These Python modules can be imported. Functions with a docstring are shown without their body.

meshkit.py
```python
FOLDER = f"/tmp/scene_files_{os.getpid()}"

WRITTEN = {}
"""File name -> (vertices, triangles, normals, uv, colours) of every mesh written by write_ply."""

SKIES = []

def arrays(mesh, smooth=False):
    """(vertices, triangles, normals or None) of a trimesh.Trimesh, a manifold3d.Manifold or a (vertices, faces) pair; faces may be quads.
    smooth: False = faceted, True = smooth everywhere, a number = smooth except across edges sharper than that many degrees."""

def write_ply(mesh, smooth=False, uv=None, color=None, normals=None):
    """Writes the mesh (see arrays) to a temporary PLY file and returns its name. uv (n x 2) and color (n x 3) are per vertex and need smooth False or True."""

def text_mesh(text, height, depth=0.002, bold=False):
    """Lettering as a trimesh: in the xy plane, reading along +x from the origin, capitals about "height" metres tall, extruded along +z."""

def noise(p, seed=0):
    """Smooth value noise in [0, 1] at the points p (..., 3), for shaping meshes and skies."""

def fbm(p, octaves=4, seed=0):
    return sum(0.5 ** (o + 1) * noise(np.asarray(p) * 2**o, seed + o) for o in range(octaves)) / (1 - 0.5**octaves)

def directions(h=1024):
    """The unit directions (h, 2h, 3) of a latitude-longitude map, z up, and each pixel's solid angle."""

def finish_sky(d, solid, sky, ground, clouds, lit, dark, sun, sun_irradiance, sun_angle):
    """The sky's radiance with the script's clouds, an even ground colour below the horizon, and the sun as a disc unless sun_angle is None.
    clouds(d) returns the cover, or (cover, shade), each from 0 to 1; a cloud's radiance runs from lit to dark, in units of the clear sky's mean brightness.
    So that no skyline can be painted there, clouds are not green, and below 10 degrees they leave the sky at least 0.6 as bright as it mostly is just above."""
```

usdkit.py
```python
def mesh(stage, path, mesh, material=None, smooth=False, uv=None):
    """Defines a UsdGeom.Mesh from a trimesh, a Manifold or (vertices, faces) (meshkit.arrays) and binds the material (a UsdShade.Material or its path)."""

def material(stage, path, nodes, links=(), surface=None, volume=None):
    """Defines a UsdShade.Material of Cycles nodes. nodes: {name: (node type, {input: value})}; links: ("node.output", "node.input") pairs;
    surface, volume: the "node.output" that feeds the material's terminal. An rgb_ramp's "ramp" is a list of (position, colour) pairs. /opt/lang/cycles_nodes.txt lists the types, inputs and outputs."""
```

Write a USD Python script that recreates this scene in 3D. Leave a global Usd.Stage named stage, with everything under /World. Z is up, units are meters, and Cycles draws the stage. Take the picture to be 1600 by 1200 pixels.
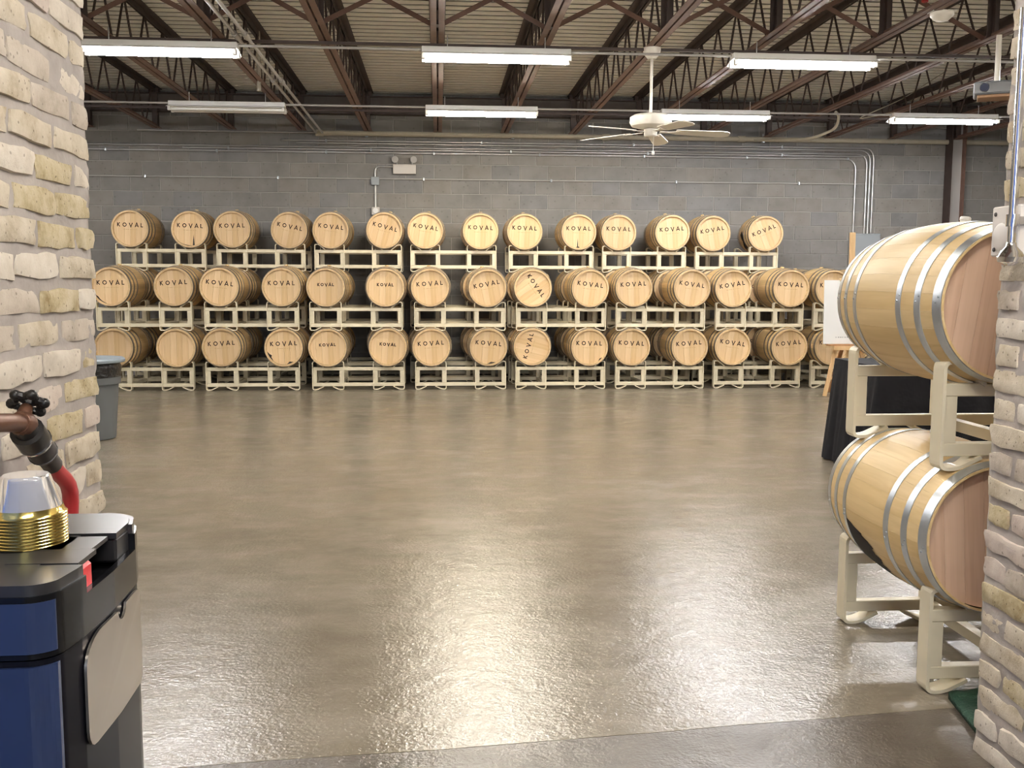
import math, random
import numpy as np, trimesh
from shapely.geometry import LineString, Polygon, Point, box as sbox
from shapely.ops import unary_union
from shapely import affinity
from pxr import Usd, UsdGeom, UsdLux, UsdShade, Gf, Sdf
import usdkit, meshkit

random.seed(7)
RNG = np.random.default_rng(7)
stage = Usd.Stage.CreateInMemory()
UsdGeom.SetStageUpAxis(stage, UsdGeom.Tokens.z)
UsdGeom.SetStageMetersPerUnit(stage, 1.0)
UsdGeom.Xform.Define(stage, '/World')
stage.SetDefaultPrim(stage.GetPrimAtPath('/World'))

# ------------------------------------------------------------------ camera, sky, area light, exposure
EXPOSURE = 1.33
TUBE = 62.0            # radiance of the fluorescent tubes
DAY = 2.2              # radiance of the daylight outside the window behind the camera
FPX = 1540.0
th = math.atan(162 / FPX); psi = math.atan(116 / FPX * math.cos(th)); roll = 0.0037
fw = np.array([math.sin(psi) * math.cos(th), math.cos(psi) * math.cos(th), -math.sin(th)])
rt = np.array([math.cos(psi), -math.sin(psi), 0.0]); up = np.cross(rt, fw)
r2 = rt * math.cos(roll) + up * math.sin(roll); u2 = up * math.cos(roll) - rt * math.sin(roll)
CAM_H = 1.305
cam = UsdGeom.Camera.Define(stage, '/World/camera')
M = np.eye(4); M[0, :3] = r2; M[1, :3] = u2; M[2, :3] = -fw; M[3, :3] = (0, 0, CAM_H)
cam.AddTransformOp().Set(Gf.Matrix4d(*M.ravel().tolist()))
cam.CreateHorizontalApertureAttr(36.0); cam.CreateVerticalApertureAttr(27.0)
cam.CreateFocalLengthAttr(36.0 * FPX / 1600.0)
cam.CreateClippingRangeAttr(Gf.Vec2f(0.02, 100.0))
cam.CreateExposureAttr(EXPOSURE)

dome = UsdLux.DomeLight.Define(stage, '/World/sky')
dome.CreateColorAttr(Gf.Vec3f(0.65, 0.8, 1.0)); dome.CreateIntensityAttr(0.3)
day = UsdLux.RectLight.Define(stage, '/World/daylight')      # daylight in the window behind the camera
day.CreateWidthAttr(1.5); day.CreateHeightAttr(1.7); day.CreateIntensityAttr(DAY)
day.CreateColorAttr(Gf.Vec3f(0.72, 0.83, 1.0))
day.AddTranslateOp().Set(Gf.Vec3d(0.3, -3.45, 1.5)); day.AddRotateXOp().Set(90.0)   # faces +y

# ------------------------------------------------------------------ helpers
COUNT = {}
def path_of(name, parent=None):
    p = parent.GetPath().pathString if parent is not None else '/World'
    k = (p, name); n = COUNT.get(k, 0); COUNT[k] = n + 1
    return f'{p}/{name}' if n == 0 else f'{p}/{name}_{n:03d}'

def tag(prim, label=None, cat=None, group=None, kind=None):
    for k, v in (('label', label), ('category', cat), ('group', group), ('kind', kind)):
        if v: prim.SetCustomDataByKey(k, v)
    return prim

def thing(name, label=None, cat=None, loc=(0, 0, 0), rz=0.0, ry=0.0, group=None, kind=None):
    x = UsdGeom.Xform.Define(stage, path_of(name))
    x.AddTranslateOp().Set(Gf.Vec3d(*map(float, loc))); x.AddRotateZOp().Set(float(rz)); x.AddRotateYOp().Set(float(ry))
    return tag(x.GetPrim(), label, cat, group, kind)

def dup(src, label, loc, rz=0.0, ry=0.0, group=None):
    x = UsdGeom.Xform.Define(stage, path_of(src.GetName().rstrip('0123456789').rstrip('_')))
    p = x.GetPrim(); p.GetReferences().AddInternalReference(src.GetPath()); p.SetInstanceable(True)
    for a, v in (('xformOp:translate', Gf.Vec3d(*map(float, loc))), ('xformOp:rotateZ', float(rz)), ('xformOp:rotateY', float(ry))):
        p.GetAttribute(a).Set(v)
    cat = src.GetCustomDataByKey('category')
    return tag(p, label, cat, group or src.GetCustomDataByKey('group'))

class MB:
    """collects shapes that make up ONE mesh"""
    def __init__(s): s.v = []; s.f = []; s.n = 0
    def add(s, v, f):
        v = np.asarray(v, float); f = np.asarray(f, int)
        s.v.append(v); s.f.append(f + s.n); s.n += len(v); return s
    def tm(s, m, T=None):
        v = np.asarray(m.vertices); 
        if T is not None: v = v @ np.asarray(T)[:3, :3].T + np.asarray(T)[:3, 3]
        return s.add(v, m.faces)
    def box(s, x0, x1, y0, y1, z0, z1, c=0.0):
        if c <= 0:
            v = [(x, y, z) for x in (x0, x1) for y in (y0, y1) for z in (z0, z1)]
            f = [(0,1,3),(0,3,2),(4,6,7),(4,7,5),(0,4,5),(0,5,1),(2,3,7),(2,7,6),(0,2,6),(0,6,4),(1,5,7),(1,7,3)]
            return s.add(v, f)
        pts = []
        for sx in (0, 1):
            for sy in (0, 1):
                for sz in (0, 1):
                    X = (x0, x1)[sx]; Y = (y0, y1)[sy]; Z = (z0, z1)[sz]
                    dx = c if sx == 0 else -c; dy = c if sy == 0 else -c; dz = c if sz == 0 else -c
                    pts += [(X, Y + dy, Z + dz), (X + dx, Y, Z + dz), (X + dx, Y + dy, Z)]
        h = trimesh.convex.convex_hull(np.array(pts)); return s.tm(h)
    def tube(s, pts, r, n=10, cap=True, closed=False):
        pts = np.asarray(pts, float); m = len(pts)
        rr = np.full(m, r) if np.ndim(r) == 0 else np.asarray(r, float)
        T = np.zeros_like(pts)
        if closed: T = np.roll(pts, -1, 0) - np.roll(pts, 1, 0)
        else:
            T[1:-1] = pts[2:] - pts[:-2]; T[0] = pts[1] - pts[0]; T[-1] = pts[-1] - pts[-2]
        T /= np.linalg.norm(T, axis=1, keepdims=True) + 1e-12
        ref = np.array([0, 0, 1.0]) if abs(T[0, 2]) < .9 else np.array([1.0, 0, 0])
        a = np.cross(T[0], ref); a /= np.linalg.norm(a); A = []
        for t in T:
            a = a - t * (a @ t); a /= np.linalg.norm(a) + 1e-12; A.append(a.copy())
        A = np.array(A); B = np.cross(T, A); k = np.arange(n) / n * 2 * np.pi
        V = (pts[:, None] + rr[:, None, None] * (np.cos(k)[None, :, None] * A[:, None] + np.sin(k)[None, :, None] * B[:, None])).reshape(-1, 3)
        F = []
        for i in range(m if closed else m - 1):
            i2 = (i + 1) % m
            for j in range(n):
                j2 = (j + 1) % n
                F += [(i*n+j, i2*n+j, i2*n+j2), (i*n+j, i2*n+j2, i*n+j2)]
        F = np.array(F)[:, ::-1]
        if cap and not closed:
            V = np.vstack([V, pts[:1], pts[-1:]]); c0 = m * n; E = []
            for j in range(n):
                E += [(c0, (j+1) % n, j), (c0 + 1, (m-1)*n + j, (m-1)*n + (j+1) % n)]
            F = np.vstack([F, np.array(E)[:, ::-1]])
        return s.add(V, F)
    def lathe(s, prof, n=24, axis='z', c=(0, 0, 0)):
        """prof: (radius, height) pairs, radius>=0"""
        prof = np.asarray(prof, float); m = len(prof); k = np.arange(n) / n * 2 * np.pi
        P = np.stack([prof[:, :1] * np.cos(k), prof[:, :1] * np.sin(k), np.repeat(prof[:, 1:], n, 1)], -1)
        if axis == 'y': P = np.stack([P[..., 0], P[..., 2], -P[..., 1]], -1)
        if axis == 'x': P = np.stack([P[..., 2], P[..., 0], P[..., 1]], -1)
        V = P.reshape(-1, 3) + np.asarray(c, float); F = []
        for i in range(m - 1):
            for j in range(n):
                j2 = (j + 1) % n
                F += [(i*n+j, i*n+j2, (i+1)*n+j2), (i*n+j, (i+1)*n+j2, (i+1)*n+j)]
        return s.add(V, F)
    def extrude(s, poly, h, T=None):
        for g in getattr(poly, 'geoms', [poly]):
            if g.is_empty or g.area < 1e-9: continue
            s.tm(trimesh.creation.extrude_polygon(g, h, engine='earcut'), T)
        return s
    def build(s, name, mat, parent=None, smooth=False, label=None, kind=None):
        m = usdkit.mesh(stage, path_of(name, parent), (np.vstack(s.v), np.vstack(s.f)), mat, smooth=smooth)
        return tag(m.GetPrim(), label=label, kind=kind)

def XZ(y0):      # a polygon drawn in (x, z), extruded towards -y, front face at y0
    return np.array([[1, 0, 0, 0], [0, 0, -1, y0], [0, 1, 0, 0], [0, 0, 0, 1.0]])
def YZ(x0):      # a polygon drawn in (y, z), extruded towards +x from x0
    return np.array([[0, 0, 1, x0], [1, 0, 0, 0], [0, 1, 0, 0], [0, 0, 0, 1.0]])
def rounded(pts, r, n=5):
    out = [np.array(pts[0], float)]
    for a, b, c in zip(pts[:-2], pts[1:-1], pts[2:]):
        a, b, c = (np.array(q, float) for q in (a, b, c))
        u = (a - b); v = (c - b); lu, lv = np.linalg.norm(u), np.linalg.norm(v); d = min(r, lu * .49, lv * .49)
        p, q = b + u / lu * d, b + v / lv * d
        for t in np.linspace(0, 1, n): out.append((1-t)**2 * p + 2*t*(1-t) * b + t*t * q)
    out.append(np.array(pts[-1], float)); return np.array(out)
ORD = ['', 'first', 'second', 'third', 'fourth', 'fifth', 'sixth', 'seventh', 'eighth', 'ninth', 'tenth', 'eleventh', 'twelfth', 'thirteenth', 'fourteenth', 'fifteenth', 'sixteenth']

# ------------------------------------------------------------------ materials
LOOK = {}
def mat(name, nodes, links, surface='p.BSDF'):
    LOOK[name] = usdkit.material(stage, '/World/Looks/' + name, nodes, links, surface=surface); return LOOK[name]
def plain(name, col, rough=.5, metal=0.0, spec=.5, bump=None, var=0.0, coat=0.0):
    nodes = {'p': ('principled_bsdf', {'base_color': col, 'roughness': rough, 'metallic': metal, 'specular_ior_level': spec, 'coat_weight': coat})}
    links = []
    if var or bump: nodes['t'] = ('texture_coordinate', {})
    if var:
        nodes['n'] = ('noise_texture', {'scale': 9.0, 'detail': 5.0, 'roughness': .6})
        nodes['r'] = ('rgb_ramp', {'ramp': [(.25, tuple(c * (1 - var) for c in col)), (.75, tuple(min(1, c * (1 + var)) for c in col))]})
        links += [('t.object', 'n.vector'), ('n.fac', 'r.fac'), ('r.color', 'p.base_color')]
    if bump:
        nodes['bn'] = ('noise_texture', {'scale': bump[0], 'detail': 3.0}); nodes['b'] = ('bump', {'strength': bump[1], 'distance': bump[2]})
        links += [('t.object', 'bn.vector'), ('bn.fac', 'b.height'), ('b.normal', 'p.normal')]
    return mat(name, nodes, links)
def wood(name, c1, c2, scale=(26, 26, 1.6), rough=.5, tone=.12, bump=.15):
    """grain stretched along one axis of the object; each thing is a little lighter or darker"""
    nodes = {'t': ('texture_coordinate', {}), 'm': ('mapping', {'scale': scale}), 'o': ('object_info', {}),
             'n': ('noise_texture', {'scale': 1.0, 'detail': 5.0, 'roughness': .55, 'distortion': .4}),
             'r': ('rgb_ramp', {'ramp': [(.28, c1), (.72, c2)]}),
             'w': ('white_noise_texture', {'dimensions': '3D'}), 'v': ('map_range', {'from_min': 0.0, 'from_max': 1.0, 'to_min': 1 - tone, 'to_max': 1 + tone}),
             'h': ('hsv', {'hue': .5, 'saturation': 1.0, 'fac': 1.0}),
             'b': ('bump', {'strength': bump, 'distance': .002}),
             'p': ('principled_bsdf', {'roughness': rough, 'specular_ior_level': .35})}
    links = [('t.object', 'm.vector'), ('m.vector', 'n.vector'), ('n.fac', 'r.fac'), ('o.location', 'w.vector'), ('w.value', 'v.value'), ('v.result', 'h.value'),
             ('r.color', 'h.color'), ('h.color', 'p.base_color'), ('n.fac', 'b.height'), ('b.normal', 'p.normal')]
    return mat(name, nodes, links)
def masonry(name, c1, c2, c3, scale, pit=.6, rough=.85, dist=.006):
    nodes = {'t': ('texture_coordinate', {}), 'n': ('noise_texture', {'scale': scale, 'detail': 7.0, 'roughness': .62}),
             'n2': ('noise_texture', {'scale': scale * 3.7, 'detail': 6.0, 'roughness': .7}),
             'r': ('rgb_ramp', {'ramp': [(.3, c1), (.5, c2), (.72, c3)]}),
             'v': ('voronoi_texture', {'scale': scale * 4.0, 'feature': 'f1'}), 'vr': ('rgb_ramp', {'ramp': [(.10, (.30, .28, .26)), (.19, (1, 1, 1))]}),
             'mx': ('mix', {'mix_type': 'multiply', 'fac': pit}),
             'a': ('math', {'math_type': 'multiply_add', 'value2': .6}), 
             'b': ('bump', {'strength': .8, 'distance': dist}), 'p': ('principled_bsdf', {'roughness': rough, 'specular_ior_level': .2})}
    links = [('t.object', 'n.vector'), ('t.object', 'n2.vector'), ('t.object', 'v.vector'), ('n.fac', 'r.fac'), ('v.distance', 'vr.fac'), ('r.color', 'mx.color1'), ('vr.color', 'mx.color2'),
             ('mx.color', 'p.base_color'), ('n2.fac', 'a.value1'), ('n.fac', 'a.value3'), ('a.value', 'b.height'), ('b.normal', 'p.normal')]
    return mat(name, nodes, links)

# concrete: patchy, sealed, with a fine rippled gloss
def concrete(name, c1, c2, c3, r0, r1, bs, bd):
    nodes = {'g': ('geometry', {}), 'n': ('noise_texture', {'scale': .9, 'detail': 7.0, 'roughness': .6}),
             'm': ('mapping', {'scale': (.9, 1.5, 1)}), 'n3': ('noise_texture', {'scale': 2.2, 'detail': 6.0, 'roughness': .65}),
             'r': ('rgb_ramp', {'ramp': [(.3, c1), (.5, c2), (.7, c3)]}), 'r3': ('rgb_ramp', {'ramp': [(.3, (.93, .93, .93)), (.7, (1.06, 1.05, 1.04))]}),
             'mx': ('mix', {'mix_type': 'multiply', 'fac': 1.0}),
             'rr': ('map_range', {'from_min': .3, 'from_max': .7, 'to_min': r0, 'to_max': r1}),
             'bn': ('noise_texture', {'scale': bs, 'detail': 2.0, 'roughness': .5}), 'bn2': ('noise_texture', {'scale': 14.0, 'detail': 3.0}),
             'a': ('math', {'math_type': 'multiply_add', 'value2': 1.8}),
             'b': ('bump', {'strength': 1.0, 'distance': bd}), 'p': ('principled_bsdf', {'specular_ior_level': .5})}
    links = [('g.position', 'n.vector'), ('g.position', 'm.vector'), ('m.vector', 'n3.vector'), ('n.fac', 'r.fac'), ('n3.fac', 'r3.fac'), ('r.color', 'mx.color1'), ('r3.color', 'mx.color2'),
             ('mx.color', 'p.base_color'), ('n3.fac', 'rr.value'), ('rr.result', 'p.roughness'), ('g.position', 'bn.vector'), ('g.position', 'bn2.vector'),
             ('bn2.fac', 'a.value1'), ('bn.fac', 'a.value3'), ('a.value', 'b.height'), ('b.normal', 'p.normal')]
    return mat(name, nodes, links)
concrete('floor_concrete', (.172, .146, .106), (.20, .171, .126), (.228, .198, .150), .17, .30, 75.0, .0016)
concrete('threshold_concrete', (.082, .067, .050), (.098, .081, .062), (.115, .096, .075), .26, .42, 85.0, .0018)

masonry('block_grey', (.215, .205, .195), (.255, .245, .23), (.29, .275, .26), 3.0, .25, .8, .002)
masonry('block_warm', (.225, .212, .192), (.268, .25, .23), (.30, .285, .26), 3.3, .25, .8, .002)
masonry('block_cool', (.20, .196, .193), (.24, .234, .23), (.275, .27, .264), 2.7, .25, .8, .002)
plain('block_mortar', (.36, .34, .315), .9, var=.12, bump=(60, .3, .002))
masonry('brick_cream', (.40, .325, .225), (.555, .485, .375), (.66, .59, .485), 13.0, .7)
masonry('brick_pale', (.50, .44, .36), (.63, .565, .475), (.72, .66, .575), 11.0, .6)
masonry('brick_yellow', (.30, .225, .11), (.51, .43, .275), (.62, .55, .41), 15.0, .8)
masonry('brick_buff', (.36, .305, .24), (.505, .44, .365), (.60, .535, .455), 11.0, .65)
masonry('brick_pink', (.44, .355, .305), (.565, .48, .415), (.65, .575, .50), 10.0, .6)
plain('brick_mortar', (.375, .335, .305), .95, var=.14, bump=(35, .6, .006))
plain('plaster', (.45, .43, .40), .8)
plain('reflected_blue', (.06, .13, .42), .5)
plain('deck_steel', (.82, .79, .71), .42, var=.06)
plain('slot_shade', (.13, .115, .09), .8)  # shade inside the deck slots, painted as dark brown
plain('beam_grey', (.105, .088, .08), .6, var=.2)
plain('joist_brown', (.165, .09, .066), .55, var=.2)
plain('joist_dark', (.062, .042, .037), .6, var=.2)
plain('pipe_tan', (.42, .38, .30), .5, var=.1)
plain('conduit_steel', (.55, .55, .55), .35, .85)
plain('conduit_paint', (.42, .40, .38), .5)
plain('galvanised', (.50, .53, .56), .34, .85, var=.12, bump=(40, .15, .001))
plain('hoop_steel', (.24, .205, .165), .45, .55, var=.2, bump=(30, .2, .002))
plain('rack_cream', (.72, .65, .48), .38, var=.04, coat=.15)
plain('white_enamel', (.82, .81, .78), .4)
plain('grey_box', (.33, .36, .38), .45)
plain('beige_box', (.62, .58, .54), .5)
plain('fan_white', (.80, .76, .68), .4)
plain('chrome', (.78, .79, .82), .12, 1.0)
plain('black_gloss', (.005, .005, .006), .14, spec=.3)
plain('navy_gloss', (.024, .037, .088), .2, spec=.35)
plain('black_body', (.006, .006, .009), .25, spec=.08)
plain('black_satin', (.022, .021, .022), .32)
plain('black_cloth', (.010, .010, .013), .85, spec=.25, bump=(8, .5, .02))
plain('black_bag', (.008, .008, .008), .22, bump=(25, 1.0, .02))
plain('can_grey', (.118, .128, .132), .5, bump=(70, .1, .001))
plain('lid_grey', (.21, .25, .28), .45)
plain('red_plastic', (.60, .015, .025), .35, spec=.3)
plain('red_rubber', (.42, .03, .035), .4)
plain('red_paint', (.30, .02, .02), .5)
plain('stainless', (.46, .41, .36), .3, 1.0)
plain('copper_pipe', (.13, .06, .035), .45, .4, var=.3)
plain('black_iron', (.02, .018, .017), .35, .3, bump=(60, .3, .002))
plain('dark_rubber', (.035, .03, .028), .5)
plain('white_board', (.88, .88, .86), .5)
plain('grey_ink', (.45, .45, .45), .7)
plain('ink_brown', (.045, .022, .012), .8)
plain('ink_faint', (.50, .33, .17), .8)
plain('stain_black', (.018, .012, .010), .55)
plain('green_turf', (.016, .062, .036), .8, var=.4, bump=(80, .8, .006))
plain('projector_grey', (.16, .17, .19), .4)
plain('projector_dark', (.02, .02, .025), .3)
plain('underside_warm_light', (.30, .17, .09), .6)
plain('lens_glass', (.05, .06, .1), .05, coat=1.0)
wood('head_wood_light', (.66, .475, .275), (.735, .55, .335), (55, 55, 2.2), .5, .10)
wood('head_wood_mid', (.625, .44, .24), (.70, .51, .295), (55, 55, 2.2), .5, .10)
wood('head_wood_deep', (.585, .40, .205), (.66, .465, .255), (55, 55, 2.2), .5, .10)
wood('chime_wood', (.52, .36, .19), (.66, .48, .27), (30, 2, 30), .5, .10)
wood('stave_pale', (.60, .425, .20), (.70, .52, .265), (45, 2.2, 45), .45, .06)
wood('stave_gold', (.575, .40, .18), (.68, .495, .24), (45, 2.2, 45), .45, .06)
wood('stave_buff', (.62, .45, .22), (.72, .54, .285), (45, 2.2, 45), .45, .06)
wood('head_near_a', (.56, .37, .25), (.64, .44, .31), (55, 55, 2.2), .55, .04)
wood('head_near_b', (.60, .41, .285), (.67, .475, .34), (55, 55, 2.2), .55, .04)
wood('easel_wood', (.56, .36, .17), (.70, .48, .26), (20, 20, 2), .5, .05)
wood('easel_dark', (.34, .17, .075), (.46, .255, .12), (20, 20, 2), .5, .05)
# body of the far barrels: each stave its own tone, by angle around the barrel
nodes = {'t': ('texture_coordinate', {}), 's': ('separate_xyz', {}), 'at': ('math', {'math_type': 'arctan2'}), 'k': ('math', {'math_type': 'multiply', 'value2': 26 / (2 * math.pi)}),
         'fl': ('math', {'math_type': 'floor'}), 'o': ('object_info', {}), 'w0': ('white_noise_texture', {'dimensions': '3D'}), 'ad': ('math', {'math_type': 'multiply_add', 'value2': 57.0}),
         'w': ('white_noise_texture', {'dimensions': '1D'}), 'm': ('mapping', {'scale': (45, 2.2, 45)}), 'n': ('noise_texture', {'scale': 1.0, 'detail': 4.0}),
         'r': ('rgb_ramp', {'ramp': [(.3, (.56, .385, .18)), (.7, (.69, .49, .245))]}), 'v': ('map_range', {'from_min': 0.0, 'from_max': 1.0, 'to_min': .8, 'to_max': 1.12}),
         'h': ('hsv', {'hue': .5, 'saturation': 1.0, 'fac': 1.0}), 'p': ('principled_bsdf', {'roughness': .5, 'specular_ior_level': .35})}
links = [('t.object', 's.vector'), ('s.x', 'at.value1'), ('s.z', 'at.value2'), ('at.value', 'k.value1'), ('k.value', 'fl.value1'), ('o.location', 'w0.vector'), ('w0.value', 'ad.value1'),
         ('fl.value', 'ad.value3'), ('ad.value', 'w.w'), ('t.object', 'm.vector'), ('m.vector', 'n.vector'), ('n.fac', 'r.fac'), ('w.value', 'v.value'), ('v.result', 'h.value'),
         ('r.color', 'h.color'), ('h.color', 'p.base_color')]
mat('stave_body', nodes, links)
for nm, col, k in (('warm', (1.0, .90, .72), 1.0), ('cool', (.985, .975, .985), 1.0), ('neutral', (1.0, .945, .86), 1.0), ('dim', (1.0, .95, .88), .95), ('half', (1.0, .96, .92), .5)):
    mat('tube_' + nm, {'e': ('emission', {'color': col, 'strength': TUBE * k})}, [], 'e.emission')
def thin_clear(name, tint, gloss, body):
    mat(name, {'tr': ('transparent_bsdf', {'color': tint}), 'g': ('glossy_bsdf', {'color': (1, 1, 1), 'roughness': gloss}), 'd': ('diffuse_bsdf', {'color': (.8, .8, .84)}),
               'lw': ('fresnel', {'IOR': 1.55}), 'm1': ('mix_closure', {}), 'm2': ('mix_closure', {'fac': body})},
        [('lw.fac', 'm1.fac'), ('tr.BSDF', 'm1.closure1'), ('g.BSDF', 'm1.closure2'), ('m1.closure', 'm2.closure1'), ('d.BSDF', 'm2.closure2')], 'm2.closure')
thin_clear('clear_plastic', (.98, .98, .99), .05, .17)
thin_clear('window_glass', (.97, .98, .98), .01, .0)
plain('gold_foil', (.86, .66, .20), .16, 1.0)
L = lambda n: LOOK[n]

# ------------------------------------------------------------------ the setting
XL, XR = -.857, 1.495       # faces of the brick walls on both sides of the opening
YE = 2.544                  # far end of the brick walls
YW = 13.75                  # block wall at the back
DECK = 3.80
# floor: two pours meeting in a ragged joint by the opening
jx = np.linspace(-9, 11, 90); jy = 2.66 + .098 * (jx - .1) * ((jx > -1.5) & (jx < 3)) + .02 * (meshkit.noise(np.stack([jx * 5, jx * 0, jx * 0], -1)) - .5)
joint = list(zip(jx, jy))
fl = tag(UsdGeom.Xform.Define(stage, '/World/floor').GetPrim(), label='glossy sealed brown-grey concrete floor', kind='structure')
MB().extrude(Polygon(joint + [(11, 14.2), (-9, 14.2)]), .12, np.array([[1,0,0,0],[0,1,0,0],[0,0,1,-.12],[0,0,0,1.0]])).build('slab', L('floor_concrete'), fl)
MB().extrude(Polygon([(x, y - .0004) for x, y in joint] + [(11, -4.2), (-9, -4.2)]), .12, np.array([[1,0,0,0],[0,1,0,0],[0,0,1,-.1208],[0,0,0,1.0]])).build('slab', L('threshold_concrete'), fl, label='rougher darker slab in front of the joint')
# dovetail steel deck: wide flats with narrow slots, their inner shade painted dark brown, running across the hall
ce = tag(UsdGeom.Xform.Define(stage, '/World/ceiling').GetPrim(), label='ribbed steel roof deck above the joists', kind='structure')
fm, sm = MB(), MB()
def strip(mb, pts):
    n = len(pts); pts = np.array(pts)
    V = np.vstack([np.column_stack([np.full(n, -8.6), pts]), np.column_stack([np.full(n, 10.6), pts])]); F = []
    for i in range(n - 1): F += [(i, n + i + 1, n + i), (i, i + 1, n + i + 1)]
    mb.add(V, F)
y = 2.2
while y < 14.0:
    strip(fm, [(y, DECK + .006), (y, DECK), (y + .112, DECK), (y + .112, DECK + .006)])
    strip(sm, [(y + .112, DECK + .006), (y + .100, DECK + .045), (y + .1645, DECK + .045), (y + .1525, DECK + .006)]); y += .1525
fm.build('flats', L('deck_steel'), ce); sm.build('slots', L('slot_shade'), ce, label='slots between the flats with their shade painted dark')
MB().box(-8.6, 10.6, 2.2, 14.0, DECK + .05, DECK + .12).build('roof', L('slot_shade'), ce)

# block wall: single blocks where they show, the rest joined
wb = tag(UsdGeom.Xform.Define(stage, '/World/wall_back').GetPrim(), label='grey concrete block wall behind the barrels', kind='structure')
BP, CH, CZ0, BX0 = .390, .1975, 1.69, 4.865
MB().box(-8.5, 10.5, YW + .006, YW + .25, 0, DECK + .04).build('mortar', L('block_mortar'), wb)
rest = MB(); blocks = []
kmin = -9
for k in range(kmin, 12):
    z0 = CZ0 + k * CH
    if z0 < -.05: continue
    off = BX0 if k % 2 == 0 else BX0 + .16
    for j in range(-36, 16):
        x0 = off + j * BP + .005; x1 = x0 + BP - .010
        if x1 < -8.4 or x0 > 10.4: continue
        za, zb = max(z0 + .005, 0.0), min(z0 + CH - .005, DECK)
        if zb - za < .03: continue
        vis = (-4.9 < (x0 + x1) / 2 < 8.4) and z0 >= 1.85
        d = YW - .003 + .004 * random.random()
        if vis: blocks.append((x0, x1, za, zb, d))
        else: rest.box(x0, x1, d, YW + .05, za, zb)
blocks.sort(key=lambda b: -(b[3] - b[2]) * (1 if b[2] < 3.3 else .9) + .001 * abs(b[0] - 1.5))
for q, (x0, x1, za, zb, d) in enumerate(blocks):
    if q < 298: MB().box(x0, x1, d, YW + .05, za, zb, .004).build('block', L(random.choice(['block_grey', 'block_warm', 'block_cool', 'block_grey'])), wb)
    else: rest.box(x0, x1, d, YW + .05, za, zb)
rest.build('block_courses', L('block_grey'), wb, kind='stuff')

# brick walls of the opening
def brick_mesh(lx, ly, lz, seed, sub):
    m = trimesh.creation.box((1, 1, 1))
    for _ in range(sub): m = m.subdivide()
    v = np.array(m.vertices)
    h = np.array([lx, ly, lz]) / 2; P = v * 2 * h
    r = min(lx, ly, lz) * .16
    core = np.clip(P, -(h - r), h - r); d = P - core; ln = np.linalg.norm(d, axis=1, keepdims=True)
    P = core + np.where(ln > 1e-9, d / np.maximum(ln, 1e-9) * np.minimum(ln, r), 0)
    nz = np.stack([meshkit.fbm(P * 26 + seed * 7.3 + 11 * k, 3, seed % 50 + k) for k in range(3)], -1) - .5
    return P + nz * np.array([.013, .026, .020]), m.faces
BR = ['brick_cream', 'brick_pale', 'brick_yellow', 'brick_buff', 'brick_pale', 'brick_cream', 'brick_pink', 'brick_cream']
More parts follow.
